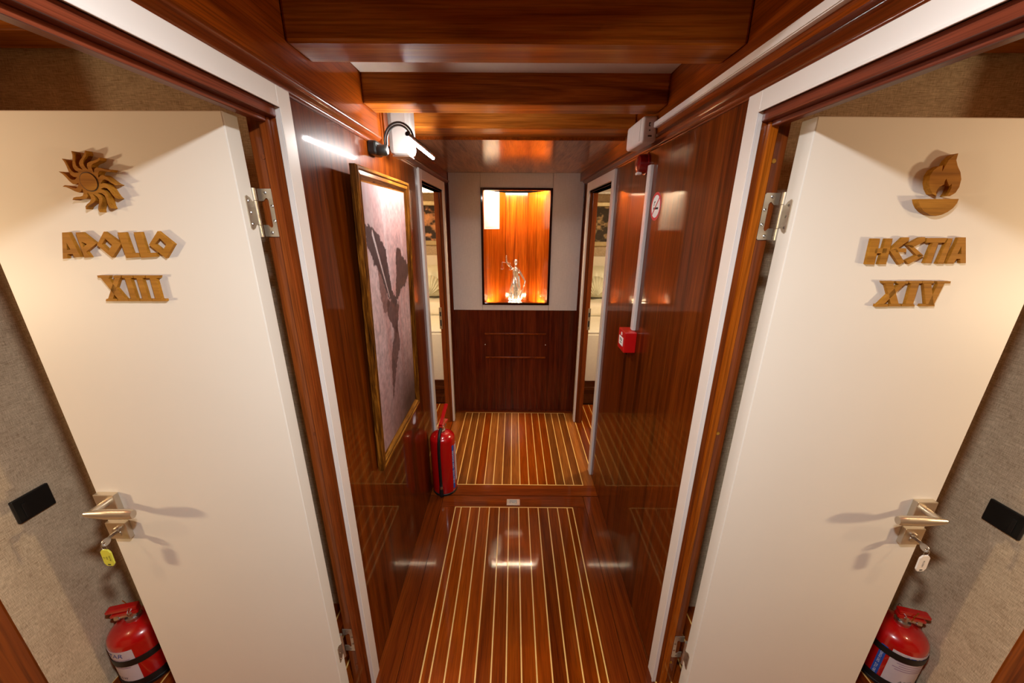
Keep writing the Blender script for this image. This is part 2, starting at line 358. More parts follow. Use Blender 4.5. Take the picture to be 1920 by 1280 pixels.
# ---------------------------------------------------------------- doorways of the two named cabins
def doorway(name, xf, s, j, n):
    """xf wall face, s direction away from the corridor, j hinge jamb, n near jamb"""
    r = tag(empty(name, (xf, (j+n)/2, 0), world=True), kind='structure')
    def B(nm, d0, d1, y0, y1, z0, z1, mat, bev=.0015):
        a, b = sorted((xf+s*d0, xf+s*d1)); return box(nm, a, b, y0, y1, z0, z1, mat, r, bev)
    B('casing_post', -.008, .004, j, j+.045, 0, 1.7525, M['white']); B('casing_head', -.008, .004, n-.03, j-.0005, 1.716, 1.7525, M['white'])
    B('casing_bead', -.0105, -.008, j-.001, j+.005, 0, 1.716, M['white'], .001); B('casing_bead', -.0105, -.008, n, j, 1.713, 1.718, M['white'], .001)
    B('jamb_post', .0, TH+.012, j, j+.014, 0, HEAD+.02, M['jamb'], .002)
    B('jamb_post', -.004, TH+.012, n-.045, n, 0, HEAD+.02, M['veneer'], .003)
    B('jamb_head', .0, TH+.012, n, j, HEAD, HEAD+.02, M['jamb_y'], .002)
    B('door_stop', .014, .0325, j-.010, j, 0, HEAD-.0005, M['stop'] if s > 0 else M['jamb'], .002); B('door_stop', .016, .034, n, n+.010, 0, HEAD-.0005, M['jamb'], .002); B('door_stop', .016, .034, n+.010, j-.010, HEAD-.010, HEAD, M['jamb_y'], .002)
    for z in (1.625, .98, .10):
        MB().lathe([(.0045, -.0006), (.0045, .001)], (xf+s*.041, j-.0008, z), 14, axis='Y').build('screw_plug', M['sign'] if s > 0 else M['jamb'], r)
    return r
doorway('trim_7', WL, -1, JL, NL); doorway('trim_8', WR, 1, JR, NR)

def end_doorway(name, xf, s):
    r = tag(empty(name, (xf, (E0+E1)/2, 0), world=True), kind='structure')
    def B(nm, d0, d1, y0, y1, z0, z1, mat, bev=.0015):
        a, b = sorted((xf+s*d0, xf+s*d1)); return box(nm, a, b, y0, y1, z0, z1, mat, r, bev)
    B('casing_post', -.012, .004, E0-.05, E0, 0, 1.7525, M['white'], .003); B('casing_post', -.012, .004, E1, E1+.045, 0, 1.7525, M['white'], .003)
    B('casing_head', -.012, .004, E0, E1, 1.703, 1.7525, M['white'], .003)
    B('jamb_post', .0, TH+.004, E0-.008, E0+.002, 0, 1.703, M['jamb']); B('jamb_post', .0, TH+.004, E1-.002, E1+.012, 0, 1.703, M['jamb']); B('jamb_head', .0, TH+.004, E0, E1, 1.69, 1.703, M['jamb_y'])
    B('door_stop', .02, .04, E1-.014, E1-.002, 0, 1.69, M['jamb'])
    a = xf+s*.052
    k = MB().box(a-.010, a+.010, E1-.0045, E1-.002, .762, .922).build('strike_plate', M['steel'], r, bev=.001)
    for z0, z1 in ((.785, .830), (.858, .890)): box('latch_slot', a-.005, a+.005, E1-.0052, E1-.0044, z0, z1, M['ink'], k)
    return r
end_doorway('trim_9', WL, -1); end_doorway('trim_10', WR, 1)

# ---------------------------------------------------------------- end wall
wall_back = tag(empty('wall_back', (0, YE, 0), world=True), kind='structure')
NX0, NX1, NZ0, NZ1 = -.217, .257, .922, 1.716      # niche opening
box('wood_panel', WL, WR, YE, YE+.03, 0, .862, M['veneer_end'], wall_back)
for nm, *b in (('pale_panel', -.455, NX0-.016, .864, 1.828), ('pale_panel', NX1+.016, .488, .864, 1.828), ('pale_panel', NX0-.0155, NX1+.0155, NZ1+.016, 1.828), ('pale_panel', NX0-.0155, NX1+.0155, .864, NZ0-.016)):
    box(nm, b[0]+.0006, b[1]-.0006, YE-.004, YE+.02, b[2], b[3], M['endfab'], wall_back, .0012)
for x0, x1 in ((WL, -.4555), (.4885, WR)): box('corner_post', x0, x1, YE-.012, YE+.02, .0, 1.828, M['veneer_end'], wall_back, .002)
box('base_bead', WL+.02, WR-.02, YE-.010, YE, 0, .010, M['veneer_end'], wall_back, .002)
hp = MB().box(-.216, .258, YE-.003, YE+.001, .478, .676).build('access_panel', M['veneer_end'], wall_back, bev=.001)
box('panel_rail', -.220, .260, YE-.012, YE-.0032, .668, .682, M['veneer_y'], hp, .003); box('panel_rail', -.216, .262, YE-.012, YE-.0032, .472, .486, M['veneer_y'], hp, .003)
for x in (-.218, .258): MB().lathe([(.004, -.002), (.004, 0)], (x, YE-.003, .585), 10, axis='Y').build('panel_button', M['white'], hp)

niche = tag(empty('display_niche', (.02, YE, NZ0), world=True), 'dark-framed lit display niche lined with orange veneer in the pale end wall', 'niche')
ND = .22; BX0, BX1 = -.062, .105; YN = YE+ND
def quad(name, pts, mat, d=.008, parent=niche):
    p = [Vector(q) for q in pts]; n = (p[1]-p[0]).cross(p[2]-p[0]).normalized()*d
    return MB().add(p+[q+n for q in p], [(0,1,2,3), (7,6,5,4), (0,4,5,1), (1,5,6,2), (2,6,7,3), (3,7,4,0)]).build(name, mat, parent)
quad('back_panel', [(BX0, YN, NZ0-.03), (BX1, YN, NZ0-.03), (BX1, YN, NZ1), (BX0, YN, NZ1)], M['niche'], -.008)
quad('side_panel', [(NX0, YE, NZ0-.03), (BX0, YN, NZ0-.03), (BX0, YN, NZ1), (NX0, YE, NZ1)], M['niche'], -.008)
quad('side_panel', [(BX1, YN, NZ0-.03), (NX1, YE, NZ0-.03), (NX1, YE, NZ1), (BX1, YN, NZ1)], M['niche'], -.008)
MB().prism([[(NX0, YE), (NX1, YE), (BX1, YN), (BX0, YN)]], lambda p, k: (p[0], p[1], NZ0-.030 if k else NZ0-.022)).build('niche_floor', M['niche'], niche)
MB().prism([[(NX0, YE), (NX1, YE), (BX1, YN), (BX0, YN)]], lambda p, k: (p[0], p[1], NZ1+.03 if k else NZ1+.02)).build('niche_top', M['niche'], niche)
for a in ((NX0-.016, NX0, NZ0-.016, NZ1+.016), (NX1, NX1+.016, NZ0-.016, NZ1+.016)): box('frame_side', a[0], a[1], YE-.012, YE+.02, a[2], a[3], M['darkframe'], niche, .002)
for z in (NZ0-.016, NZ1): box('frame_rail', NX0, NX1, YE-.012, YE+.02, z, z+.016, M['darkframe'], niche, .002)
box('led_strip', NX0+.03, NX1-.03, YE+.022, YE+.030, NZ1+.006, NZ1+.018, M['nled'], niche)
box('led_strip', NX0+.02, NX1-.02, YE+.0208, YE+.0265, NZ0-.0215, NZ0-.0105, M['nled2'], niche)

# paper notice on the niche's left side panel
def on_side(t, z, off=.001):
    p = Vector((NX0, YE, z)).lerp(Vector((BX0, YN, z)), t); n = Vector((ND, -(BX0-NX0), 0)).normalized(); return p + n*off
pn = tag(empty('paper_notice', on_side(.4, 1.457), world=True), 'white paper sheet with faint print stuck inside the lit niche', 'paper')
MB().add([on_side(t, z, o) for o in (.0012, .0003) for t, z in ((.03, 1.457), (.70, 1.457), (.70, 1.716), (.03, 1.716))], [(0,1,2,3), (7,6,5,4), (0,4,5,1), (1,5,6,2), (2,6,7,3), (3,7,4,0)]).build('sheet', M['paper'], pn)
m = MB()
for t0, t1, z in ((.28, .45, 1.572), (.3, .6, 1.535), (.28, .34, 1.556), (.28, .33, 1.52), (.1, .62, 1.468)):
    m.add([on_side(t, zz, .0016) for t, zz in ((t0, z), (t1, z), (t1, z+.0035), (t0, z+.0035))], [(0,1,2,3)])
m.build('print_lines', M['inkgrey'], pn)

# ---------------------------------------------------------------- statue in the niche
def statue():
    r = tag(empty('justice_statuette', (.012, YE+.10, NZ0-.022)), 'silver statuette of robed woman raising scales and holding a sword', 'statuette')
    b = MB()
    b.box(-.046, .050, -.040, .040, 0, .020); b.build('base', M['chrome'], r, bev=.004)
    k = MB()
    for (x, y, z, rr) in ((-.026, -.008, .028, .016), (-.012, -.018, .030, .014), (.018, -.016, .028, .014), (-.036, .006, .026, .012), (.026, .01, .026, .013), (-.02, .014, .036, .016)):
        k.lathe([(rr*math.sin(PI*i/8)+1e-4, -rr*math.cos(PI*i/8)) for i in range(9)], (x, y, z), 10)
    k.build('rocks', M['chrome'], r, smooth=True, angle=70)
    f = MB()
    fold = lambda a, h: 1 + (.20*math.sin(7*a+h*30) + .10*math.sin(13*a - h*44))*max(.25, min(1, (.2-h)/.1))
    cx = lambda h: .004+.022*math.sin((h-.03)/.28*PI*.9)*.35
    prof = [(.044, .024), (.047, .04), (.043, .07), (.038, .10), (.034, .13), (.032, .15), (.027, .175), (.022, .195), (.023, .215), (.025, .235), (.022, .25), (.012, .262), (.0085, .272), (.0085, .28)]
    f.lathe(prof, (.006, 0, 0), 36, fn=fold)
    f.lathe([(.0165*math.sin(PI*i/10)+1e-4, -.0205*math.cos(PI*i/10)) for i in range(11)], (.007, -.003, .296), 16)
    f.lathe([(.010*math.sin(PI*i/8)+1e-4, -.010*math.cos(PI*i/8)) for i in range(9)], (.007, .014, .302), 12)          # hair knot
    f.tube([(.007, -.021, .297), (.007, -.021, .293)], .003, 6)
    f.tube([(-.012, 0, .245), (-.030, -.006, .262), (-.050, -.012, .282), (-.060, -.014, .305), (-.062, -.014, .330)], [.0095, .0085, .0075, .006, .0045], 10)
    f.tube([(-.062, -.014, .328), (-.061, -.015, .345)], [.006, .0035], 8)                      # fist
    f.tube([(.024, 0, .246), (.044, -.004, .215), (.062, -.008, .185), (.076, -.012, .160), (.070, -.018, .138)], [.0095, .0085, .0075, .006, .005], 10)
    f.tube([(.070, -.018, .14), (.068, -.02, .128)], [.0065, .005], 8)
    f.tube([(-.012, -.02, .05), (-.02, -.032, .028)], [.012, .008], 8)                           # foot and hem
    f.tube([(.028, -.01, .2), (.034, -.016, .13), (.03, -.02, .06)], [.007, .012, .009], 8)       # hanging drape
    o = f.build('figure', M['chrome'], r, smooth=True, angle=180)
    rm = o.modifiers.new('remesh', 'REMESH'); rm.mode = 'VOXEL'; rm.voxel_size = .0022; rm.use_smooth_shade = True
    MB().tube([(.069, -.019, .142), (.064, -.021, .118)], .0028, 8).tube([(.058, -.024, .128), (.076, -.018, .128)], .002, 6).tube([(.064, -.021, .118), (.026, -.030, .028)], [.0034, .0018], 6).build('sword', M['chrome'], r, smooth=True)
    s = MB(); s.tube([(-.092, -.016, .296), (-.034, -.016, .290)], .0024, 6); s.tube([(-.063, -.015, .312), (-.063, -.016, .293)], .001, 5)
    s.build('scale_beam', M['chrome'], r)
    for x, z in ((-.092, .296), (-.034, .290)):
        p = MB().lathe([(.0005, 0), (.008, .001), (.0125, .005), (.0125, .006), (.001, .003)], (x, -.016, z-.052), 14).build('scale_pan', M['chrome'], r, smooth=True)
        for a in range(3): MB().tube([(x, -.016, z), (x+.012*math.cos(a*2.1), -.016+.012*math.sin(a*2.1), z-.047)], .0011, 4).build('chain', M['chrome'], p)
    r.scale = (1.06, 1.06, 1.07)
    return r
statue()

# ---------------------------------------------------------------- named cabin doors
DT = .04
def hinge(parent, s, dj, zc, dooredge):
    """brushed leaf hinge; parent is the door; dj = distance in y from door front face to the jamb face"""
    h = empty('hinge', (0, 0, 0)); h.parent = parent
    # jamb leaf with cut-out, lies on the jamb face
    o = [(0, -.048), (.029, -.048), (.032, -.045), (.032, .045), (.029, .048), (0, .048), (0, .024), (.010, .024), (.014, .028), (.016, .030), (.019, .029), (.021, .025), (.021, -.025), (.019, -.029), (.016, -.030), (.014, -.028), (.010, -.024), (0, -.024)]
    MB().prism([o], lambda p, k: (s*-(p[0]-.003), dj-(.003 if not k else .001), zc+p[1])).build('jamb_leaf', M['nickel'], h)
    # door leaf lies on the hinge edge of the door
    o2 = [(0, -.023), (.006, -.022), (.012, -.029), (.020, -.033), (.024, -.030), (.024, .030), (.020, .033), (.012, .029), (.006, .022), (0, .023)]
    MB().prism([o2], lambda p, k: (s*-(.0022 if not k else .0004), DT-.002-p[0], zc+p[1])).build('door_leaf', M['nickel'], h)
    for z0, z1 in ((-.048, -.0245), (-.0235, .0235), (.0245, .048)):
        MB().lathe([(.0055, z0), (.0055, z1)], (s*.001, DT+.003, zc), 14).build('knuckle', M['nickel'], h, smooth=True)
    for px, pz in ((.016, .040), (.0265, .014), (.0265, -.016), (.016, -.040)):
        MB().lathe([(.0032, -.0014), (.0022, -.0022), (.0002, -.0016)], (-s*(px-.003), dj-.0022, zc+pz), 10, axis='Y').build('screw', M['steel'], h)
    for py, pz in ((.017, .022), (.015, 0), (.017, -.022)):
        MB().lathe([(.003, .0), (.002, .0012), (.0002, .0008)], (-s*.0022, DT-.002-py, zc+pz), 10, axis='X').build('screw', M['steel'], h)
    return h

def lever_set(parent, s, xc, zr, zk):
    """square rose with a tapering lever pointing back to the hinge; square key plate under it"""
    g = empty('lever_handle', (0, 0, 0)); g.parent = parent
    MB().box(xc-.026, xc+.026, -.014, 0, zr-.026, zr+.026).build('rose', M['nickel'], g, bev=.0015)
    pts = [(xc, -.010, zr), (xc, -.045, zr)]
    MB().tube(pts, .0095, 14).build('spindle', M['nickel'], g, smooth=True)
    n = 12; path = []; rad = []
    for i in range(n):
        t = i/(n-1); path.append((xc + s*(.010 - .112*t), -.052 + .008*t, zr + .002 - .004*t)); rad.append(.006 + .0075*min(1, t*2.2)**.7 if t < .97 else .0105)
    MB().tube(path, rad, 14, flat=.75, up=(0, 1, 0)).build('lever', M['nickel'], g, smooth=True)
    p = MB().box(xc-.026, xc+.026, -.013, 0, zk-.026, zk+.026).build('key_plate', M['nickel'], g, bev=.0015)
    MB().lathe([(.008, -.018), (.0085, -.012)], (xc, 0, zk+.004), 18, axis='Y').lathe([(.0085, -.0140), (.0085, -.012)], (xc, 0, zk-.008), 18, axis='Y').build('lock_cylinder', M['steel'], p, smooth=True)
    return g

def prisms(name, loops_list, o0, sc, plane, door, mat, thick, front):
    """letters measured on the door face; coordinates brought into the door's own frame"""
    m = MB(); inv = door.matrix_basis.inverted()
    for loops in loops_list:
        def fm(p, k):
            q = inv @ AY(o0[0]+p[0]*sc, o0[1]+p[1]*sc, plane); q.y = front if not k else 0; return q
        m.prism(loops, fm)
    return m.build(name, mat, door)

def rect(x0, y0, x1, y1, x2=None, x3=None): return [(x0, y0), (x1, y0), (x3 if x3 is not None else x1, y1), (x2 if x2 is not None else x0, y1)]
SCL = 480/1807
left_letters = [
 [[[(100,662),(143,660),(235,838),(190,840),(178,815),(138,817),(138,848),(106,850)], [(132,735),(160,783),(135,787)]]],
 [[[(198,662),(240,660),(348,742),(275,800),(305,840),(262,843)], [(240,728),(280,745),(255,768)]]],
 [[[(402,656),(528,742),(463,842),(352,752)], [(412,706),(462,750),(437,792),(388,745)]]],
 [[[(500,662),(553,660),(608,808),(655,808),(662,838),(565,845)]]],
 [[[(617,660),(668,658),(718,808),(778,806),(783,835),(672,843)]]],
 [[[(790,652),(908,745),(850,845),(728,750)], [(805,703),(852,747),(828,790),(770,745)]]],
]
left_num = [
 [[[(378,984),(430,984),(562,1137),(505,1137)]], [[(482,984),(517,984),(466,1137),(432,1137)]], [[(353,969),(443,969),(441,986),(360,986)]], [[(470,969),(527,969),(522,986),(470,986)]], [[(420,1135),(496,1135),(500,1152),(415,1152)]], [[(505,1135),(576,1135),(580,1151),(503,1152)]]],
 [[[(553,984),(592,984),(641,1137),(600,1137)]], [[(532,969),(612,969),(610,986),(534,986)]], [[(584,1135),(657,1135),(661,1151),(582,1152)]]],
 [[[(637,984),(677,984),(724,1137),(683,1137)]], [[(616,969),(699,969),(696,986),(619,986)]], [[(666,1135),(747,1135),(750,1151),(664,1152)]]],
 [[[(732,984),(776,984),(818,1137),(775,1137)]], [[(703,969),(804,969),(800,986),(706,986)]], [[(754,1135),(848,1135),(851,1151),(752,1152)]]],
]
right_letters = [
 [[[(905,705),(962,705),(920,890),(862,888)]], [[(1005,705),(1052,705),(1003,888),(950,888)]], [[(930,775),(1012,775),(1004,810),(922,810)]]],
 [[[(1030,790),(1130,698),(1172,697),(1165,720),(1075,785)]], [[(1030,790),(1078,776),(1135,872),(1100,892)]], [[(1068,775),(1150,775),(1148,803),(1075,802)]]],
 [[[(1148,752),(1255,697),(1285,695),(1283,725),(1190,772)]], [[(1150,748),(1190,752),(1272,825),(1238,840)]], [[(1145,862),(1243,815),(1274,828),(1165,888)]]],
 [[[(1302,702),(1446,702),(1424,735),(1292,735)]], [[(1342,733),(1380,733),(1327,881),(1280,881)]]],
 [[[(1452,704),(1484,704),(1416,886),(1370,886)]]],
 [[[(1530,698),(1577,697),(1577,880),(1540,882),(1538,850),(1510,850),(1487,885),(1437,885)], [(1545,760),(1545,815),(1518,815)]]],
]
right_num = [
 [[[(1000,1021),(1055,1021),(1096,1174),(1040,1174)]], [[(1105,1023),(1145,1023),(986,1174),(945,1174)]], [[(978,1008),(1062,1008),(1060,1024),(984,1024)]], [[(1078,1010),(1165,1010),(1160,1026),(1082,1026)]], [[(934,1172),(1015,1172),(1018,1190),(930,1190)]], [[(1028,1172),(1106,1172),(1110,1188),(1025,1188)]]],
 [[[(1188,1021),(1242,1021),(1197,1174),(1145,1174)]], [[(1168,1008),(1265,1008),(1260,1024),(1172,1024)]], [[(1118,1172),(1206,1172),(1210,1188),(1115,1188)]]],
 [[[(1275,1021),(1328,1021),(1346,1178),(1290,1178)]], [[(1380,1023),(1426,1023),(1346,1178),(1302,1178)]], [[(1270,1008),(1350,1008),(1346,1024),(1266,1024)]], [[(1372,1010),(1470,1010),(1465,1025),(1374,1026)]], [[(1258,1172),(1353,1172),(1352,1188),(1250,1188)]]],
]

def cabin_door(name, s, hx, yf, j, width, rot, label):
    d = tag(empty(name, (hx, yf, 0), rot), label, kind='structure')
    a, b = sorted((0, s*width))
    MB().box(a, b, 0, DT, .012, 1.692).build('door_leaf', M['doorpaint'], d, bev=.002)
    bpy.context.view_layer.update()
    for zc in ((1.517, .222) if s < 0 else (1.516, .178)): hinge(d, s, j-yf, zc, 0)
    return d
door_1 = cabin_door('door_1', -1, -.5335, .76, JL, .532, -math.radians(.7), 'cream cabin door lettered APOLLO XIII with a carved sun emblem')
door_2 = cabin_door('door_2', 1, .563, .775, JR, .541, math.radians(.5), 'cream cabin door lettered HESTIA XIV with a carved flame emblem')
LT = .007
for lt in left_letters: prisms('letter', lt, (80, 260), SCL, .749, door_1, M['sign'], LT, -LT)
for lt in left_num: prisms('numeral', lt, (80, 260), SCL, .749, door_1, M['sign'], LT, -LT)
for lt in right_letters: prisms('letter', lt, (1400, 260), SCL, .764, door_2, M['sign'], LT, -LT)
for lt in right_num: prisms('numeral', lt, (1400, 260), SCL, .764, door_2, M['sign'], LT, -LT)
# flame and bowl
flame = [(1500,102),(1486,150),(1496,192),(1516,235),(1522,285),(1508,340),(1480,382),(1440,405),(1416,405),(1436,380),(1452,345),(1455,318),(1438,332),(1426,308),(1416,281),(1404,300),(1400,322),(1362,342),(1342,375),(1346,405),(1318,390),(1300,355),(1292,310),(1300,260),(1325,220),(1362,195),(1390,188),(1385,232),(1404,196),(1430,152),(1468,116)]
bowl = [(1215,425)] + [(1505,424)] + [(1492,455),(1465,488),(1425,517),(1380,537),(1340,545),(1300,538),(1262,517),(1235,487),(1220,455)]
LT = .012
fe = prisms('flame_emblem', [[flame]], (1400, 260), SCL, .764, door_2, M['sign'], LT, -LT)
prisms('bowl_emblem', [[bowl]], (1400, 260), SCL, .764, door_2, M['sign'], LT, -LT)
# sun with twelve wavy rays
c = door_1.matrix_basis.inverted() @ AY(164.5, 340.5, .749)
pts = []; NR_ = 13
for k in range(NR_):
    a0 = 2*PI*k/NR_ + .12
    left_, right_ = [], []
    for i in range(7):
        t = i/6; r = .0215 + .032*t; w = .0044*(1-t)**.55 + .0003
        sh = .0052*math.sin(t*PI*1.7) - .007*t*t
        ca, sa = math.cos(a0), math.sin(a0)
        left_.append((ca*r - sa*(sh-w), sa*r + ca*(sh-w))); right_.append((ca*r - sa*(sh+w), sa*r + ca*(sh+w)))
    pts += left_ + right_[::-1]
LT = .012
sun = MB().prism([pts], lambda p, k: (c.x+p[0], 0 if k else -LT, c.z+p[1])).build('sun_emblem', M['sign'], door_1)
ring = lambda r: [(r*math.cos(2*PI*i/36), r*math.sin(2*PI*i/36)) for i in range(36)]
MB().prism([ring(.0172), ring(.0160)], lambda p, k: (c.x+p[0], -LT+.001 if k else -LT-.0006, c.z+p[1])).build('sun_ring', M['groove'], sun)
MB().prism([ring(.0158)], lambda p, k: (c.x+p[0], -LT+.001 if k else -LT-.0012, c.z+p[1])).build('sun_disc', M['sign'], sun)
lever_set(door_1, -1, -.499, .815, .726); lever_set(door_2, 1, .503, .801, .714)

# keys left in the locks
def key(name, s, door, xl, zl, tagmat, label, words, tilt):
    p = door.matrix_basis @ Vector((xl, -.016, zl))
    k = tag(empty(name, p, door.rotation_euler.z), label, 'key', 'keys left in the door locks')
    MB().box(-.001, .001, -.014, .012, -.004, .004).build('key_blade', M['steel'], k)
    bow = [(.011*math.cos(2*PI*i/20), .0105*math.sin(2*PI*i/20)) for i in range(20)]; hole = [(-.0055+.0028*math.cos(2*PI*i/10), .0028*math.sin(2*PI*i/10)) for i in range(10)]
    MB().prism([bow, hole], lambda q, kk: (-.0009 + kk*.0018, -.022+q[0], -.005+q[1])).build('key_bow', M['steel'], k)
    MB().tube([(.007*math.cos(2*PI*i/16), -.030, -.014+.009*math.sin(2*PI*i/16)) for i in range(17)], .0007, 6, cap=False).build('key_ring', M['steel'], k)
    t = empty('fob', (0, -.030, -.022)); t.parent = k; t.rotation_euler = (0, tilt, 0); t.scale = (1.2, 1, 1.3)
    o = [(-.006,0),(.006,0),(.011,-.006),(.011,-.034),(.007,-.040),(-.007,-.040),(-.011,-.034),(-.011,-.006)]
    MB().prism([o], lambda q, kk: (q[0], -.002+kk*.004, q[1])).build('fob_case', tagmat, t, bev=.0008)
    for i, w in enumerate(words):
        vs, fs = text_geo(w, .0052); MB().add([(y*-1 if False else -y+(i-(len(words)-1)/2)*.006*-1, -.0024, -.020+x) for x, y, z in vs], fs).build('fob_text', M['ink'], t)
    MB().box(-.003, .003, -.0023, -.002, -.0375, -.035).build('fob_slot', M['ink'], t)
    return k
key('door_key', -1, door_1, -.505, .722, M['yellowtag'], 'steel key with yellow tag hanging from the APOLLO door lock', ['Apollo', 'XIII', '13'], .04)
key('door_key', 1, door_2, .509, .710, M['whitetag'], 'steel key with white tag hanging from the HESTIA door lock', ['HESTIA'], -.04)

# ---------------------------------------------------------------- framed painting on the left wall
def paint_grid(name, mat, parent, fpos, fcol, nu, nv):
    us = np.linspace(0, 1, nu); vs = np.linspace(0, 1, nv); U, V = np.meshgrid(us, vs)
    verts = [tuple(fpos(u, v)) for v in vs for u in us]
    faces = [(j*nu+i, j*nu+i+1, (j+1)*nu+i+1, (j+1)*nu+i) for j in range(nv-1) for i in range(nu-1)]
    me = bpy.data.meshes.new(name); me.from_pydata(verts, [], faces); me.materials.append(mat)
    col = fcol(U.ravel(), V.ravel())
    at = me.color_attributes.new('paint', 'FLOAT_COLOR', 'POINT'); at.data.foreach_set('color', np.concatenate([col, np.ones((len(col), 1))], 1).astype(np.float32).ravel())
    o = bpy.data.objects.new(name, me); COL.objects.link(o); attach(o, parent); return o
def vnoise(x, y, seed, oct=4):
    rng = np.random.RandomState(seed); tot = 0; amp = 1; s = 0
    for o in range(oct):
        g = rng.rand(64, 64); xi = np.floor(x).astype(int); yi = np.floor(y).astype(int); fx = x-xi; fy = y-yi; fx = fx*fx*(3-2*fx); fy = fy*fy*(3-2*fy)
        a = g[xi % 64, yi % 64]*(1-fx) + g[(xi+1) % 64, yi % 64]*fx; b = g[xi % 64, (yi+1) % 64]*(1-fx) + g[(xi+1) % 64, (yi+1) % 64]*fx
        tot = tot + amp*(a*(1-fy)+b*fy); s += amp; amp *= .55; x = x*2.03; y = y*2.03
    return tot/s
def inside(px, py, poly):
    r = np.zeros(len(px), bool); n = len(poly)
    for i in range(n):
        x0, y0 = poly[i]; x1, y1 = poly[(i+1) % n]
        c_ = ((y0 > py) != (y1 > py)) & (px < (x1-x0)*(py-y0)/(y1-y0+1e-12)+x0); r ^= c_
    return r
def L3(c_): return np.array(lin(c_)[:3])
PY0, PY1, PZ0, PZ1 = 1.075, 1.588, .672, 1.650
lean = lambda z: -.47 + .004 + .024*(z-PZ0)/(PZ1-PZ0)
pic = tag(empty('framed_painting', (WL, (PY0+PY1)/2, PZ0), world=True), 'tall gilt-framed painting of a dark winged figure on the mahogany wall', 'painting')
FWD = .042
def frame_rail(name, y0, y1, z0, z1, mat, side):
    prof = [(0, 0), (0, .016), (.004, .021), (.010, .021), (.014, .017), (.024, .019), (.030, .014), (.036, .009), (.042, .008), (.042, 0)]   # from outer edge to sight edge: (in-plane, depth)
    n = len(prof); m = MB(); vs = []
    for e in (0, 1):
        for a, d in prof:
            if side in 'LR':
                y = y0+a if side == 'L' else y1-a
                z = (z0+a) if e == 0 else (z1-a)
            else:
                z = z0+a if side == 'B' else z1-a
                y = (y0+a) if e == 0 else (y1-a)
            vs.append((lean(z)+d, y, z))
    m.add(vs, [(i, (i+1) % n, n+(i+1) % n, n+i) for i in range(n)] + [tuple(range(n)), tuple(range(n, 2*n))])
    return m.build(name, mat, pic, smooth=True, angle=25)
for sd in 'LR': frame_rail('frame_side', PY0, PY1, PZ0, PZ1, M['gold'], sd)
for sd in 'TB': frame_rail('frame_rail', PY0, PY1, PZ0, PZ1, M['gold_y'], sd)
CY0, CY1, CZ0, CZ1 = PY0+FWD-.002, PY1-FWD+.002, PZ0+FWD-.002, PZ1-FWD+.002
def q2(px): return [(lambda p: ((p.y-CY0)/(CY1-CY0), (p.z-CZ0)/(CZ1-CZ0)))(AX(u, v, -.452)) for u, v in px]
wingL = q2([(674,418),(684,424),(694,432),(703,443),(710,456),(717,470),(720,490),(724,515),(730,540),(737,555),(741,562),(738,575),(731,568),(724,556),(716,535),(710,520),(703,505),(696,498),(690,482),(684,470),(678,455)])
wingL2 = q2([(703,505),(710,520),(716,535),(722,552),(727,570),(723,583),(716,586),(713,570),(708,552),(705,535)])
wingR = q2([(738,560),(738,540),(738,515),(736,490),(737,466),(741,461),(746,474),(752,486),(760,494),(763,502),(760,518),(756,530),(750,541),(745,550),(743,562)])
body = q2([(722,562),(731,566),(738,572),(743,564),(745,580),(744,600),(745,618),(742,628),(737,618),(732,606),(726,596),(722,585)])
legs = q2([(738,608),(744,612),(746,630),(748,650),(745,668),(743,690),(741,715),(740,740),(738,742),(736,715),(734,690),(733,665),(735,645),(737,625)])
def pcol(u, v):
    n1 = vnoise(u*3+3, v*5, 1); n2 = vnoise(u*7, v*3.2, 2); n3 = vnoise(u*34, v*60, 3, 3); n4 = vnoise(u*12, v*2.4+5, 4)
    base = L3((196, 146, 138))[None]*(1-n1)[:, None]*1.2 + L3((224, 190, 188))[None]*n1[:, None]
    pale = np.clip((n4-.48)*6, 0, 1)*(.35+.65*v); base = base*(1-pale[:, None]*.7) + L3((236, 214, 212))[None]*pale[:, None]*.7
    dk = np.clip((.40-v)/.34, 0, 1)*np.clip(.2+u*1.1, 0, 1) ; base = base*(1-dk[:, None]*.92) + L3((62, 44, 32))[None]*dk[:, None]*.92
    tl = np.clip((v-.70)/.3, 0, 1)*np.clip(1.05-u*1.9, 0, 1)*(.4+.8*n3); tl = np.clip(tl, 0, 1)*.95; base = base*(1-tl[:, None]) + L3((128, 112, 118))[None]*tl[:, None]
    base *= (.62+.76*n3)[:, None]
    jx = (n3-.5)*.05; jy = (vnoise(u*40, v*80, 9, 3)-.5)*.03
    for poly, cc, al in ((wingL2, (116, 78, 72), .8), (wingL, (58, 46, 50), .95), (wingR, (70, 52, 48), .95), (legs, (112, 78, 70), .85), (body, (92, 60, 54), .9)):
        k = inside(u+jx, v+jy, poly); tone = L3(cc)[None]*(.30+.8*n3+.9*vnoise(u*26+v*30, v*46-u*20, 12, 2)**2)[:, None]; base = np.where(k[:, None], base*(1-al)+tone*al, base)
    a, b = q2([(690, 438), (726, 556)]); t = np.clip(((u-a[0])*(b[0]-a[0])+(v-a[1])*(b[1]-a[1]))/((b[0]-a[0])**2+(b[1]-a[1])**2), 0, 1)
    d = np.hypot((u-a[0]-t*(b[0]-a[0])), (v-a[1]-t*(b[1]-a[1]))); k = d < .012*(1-t*.6); base = np.where(k[:, None], L3((214, 196, 192))[None], base)
    return np.clip(base*.88, 0, 1)
def cpos(u, v):
    z = CZ0+(CZ1-CZ0)*v; return (lean(z)+.0085, CY0+(CY1-CY0)*u, z)
paint_grid('canvas', M['canvas'], pic, cpos, pcol, 170, 330)
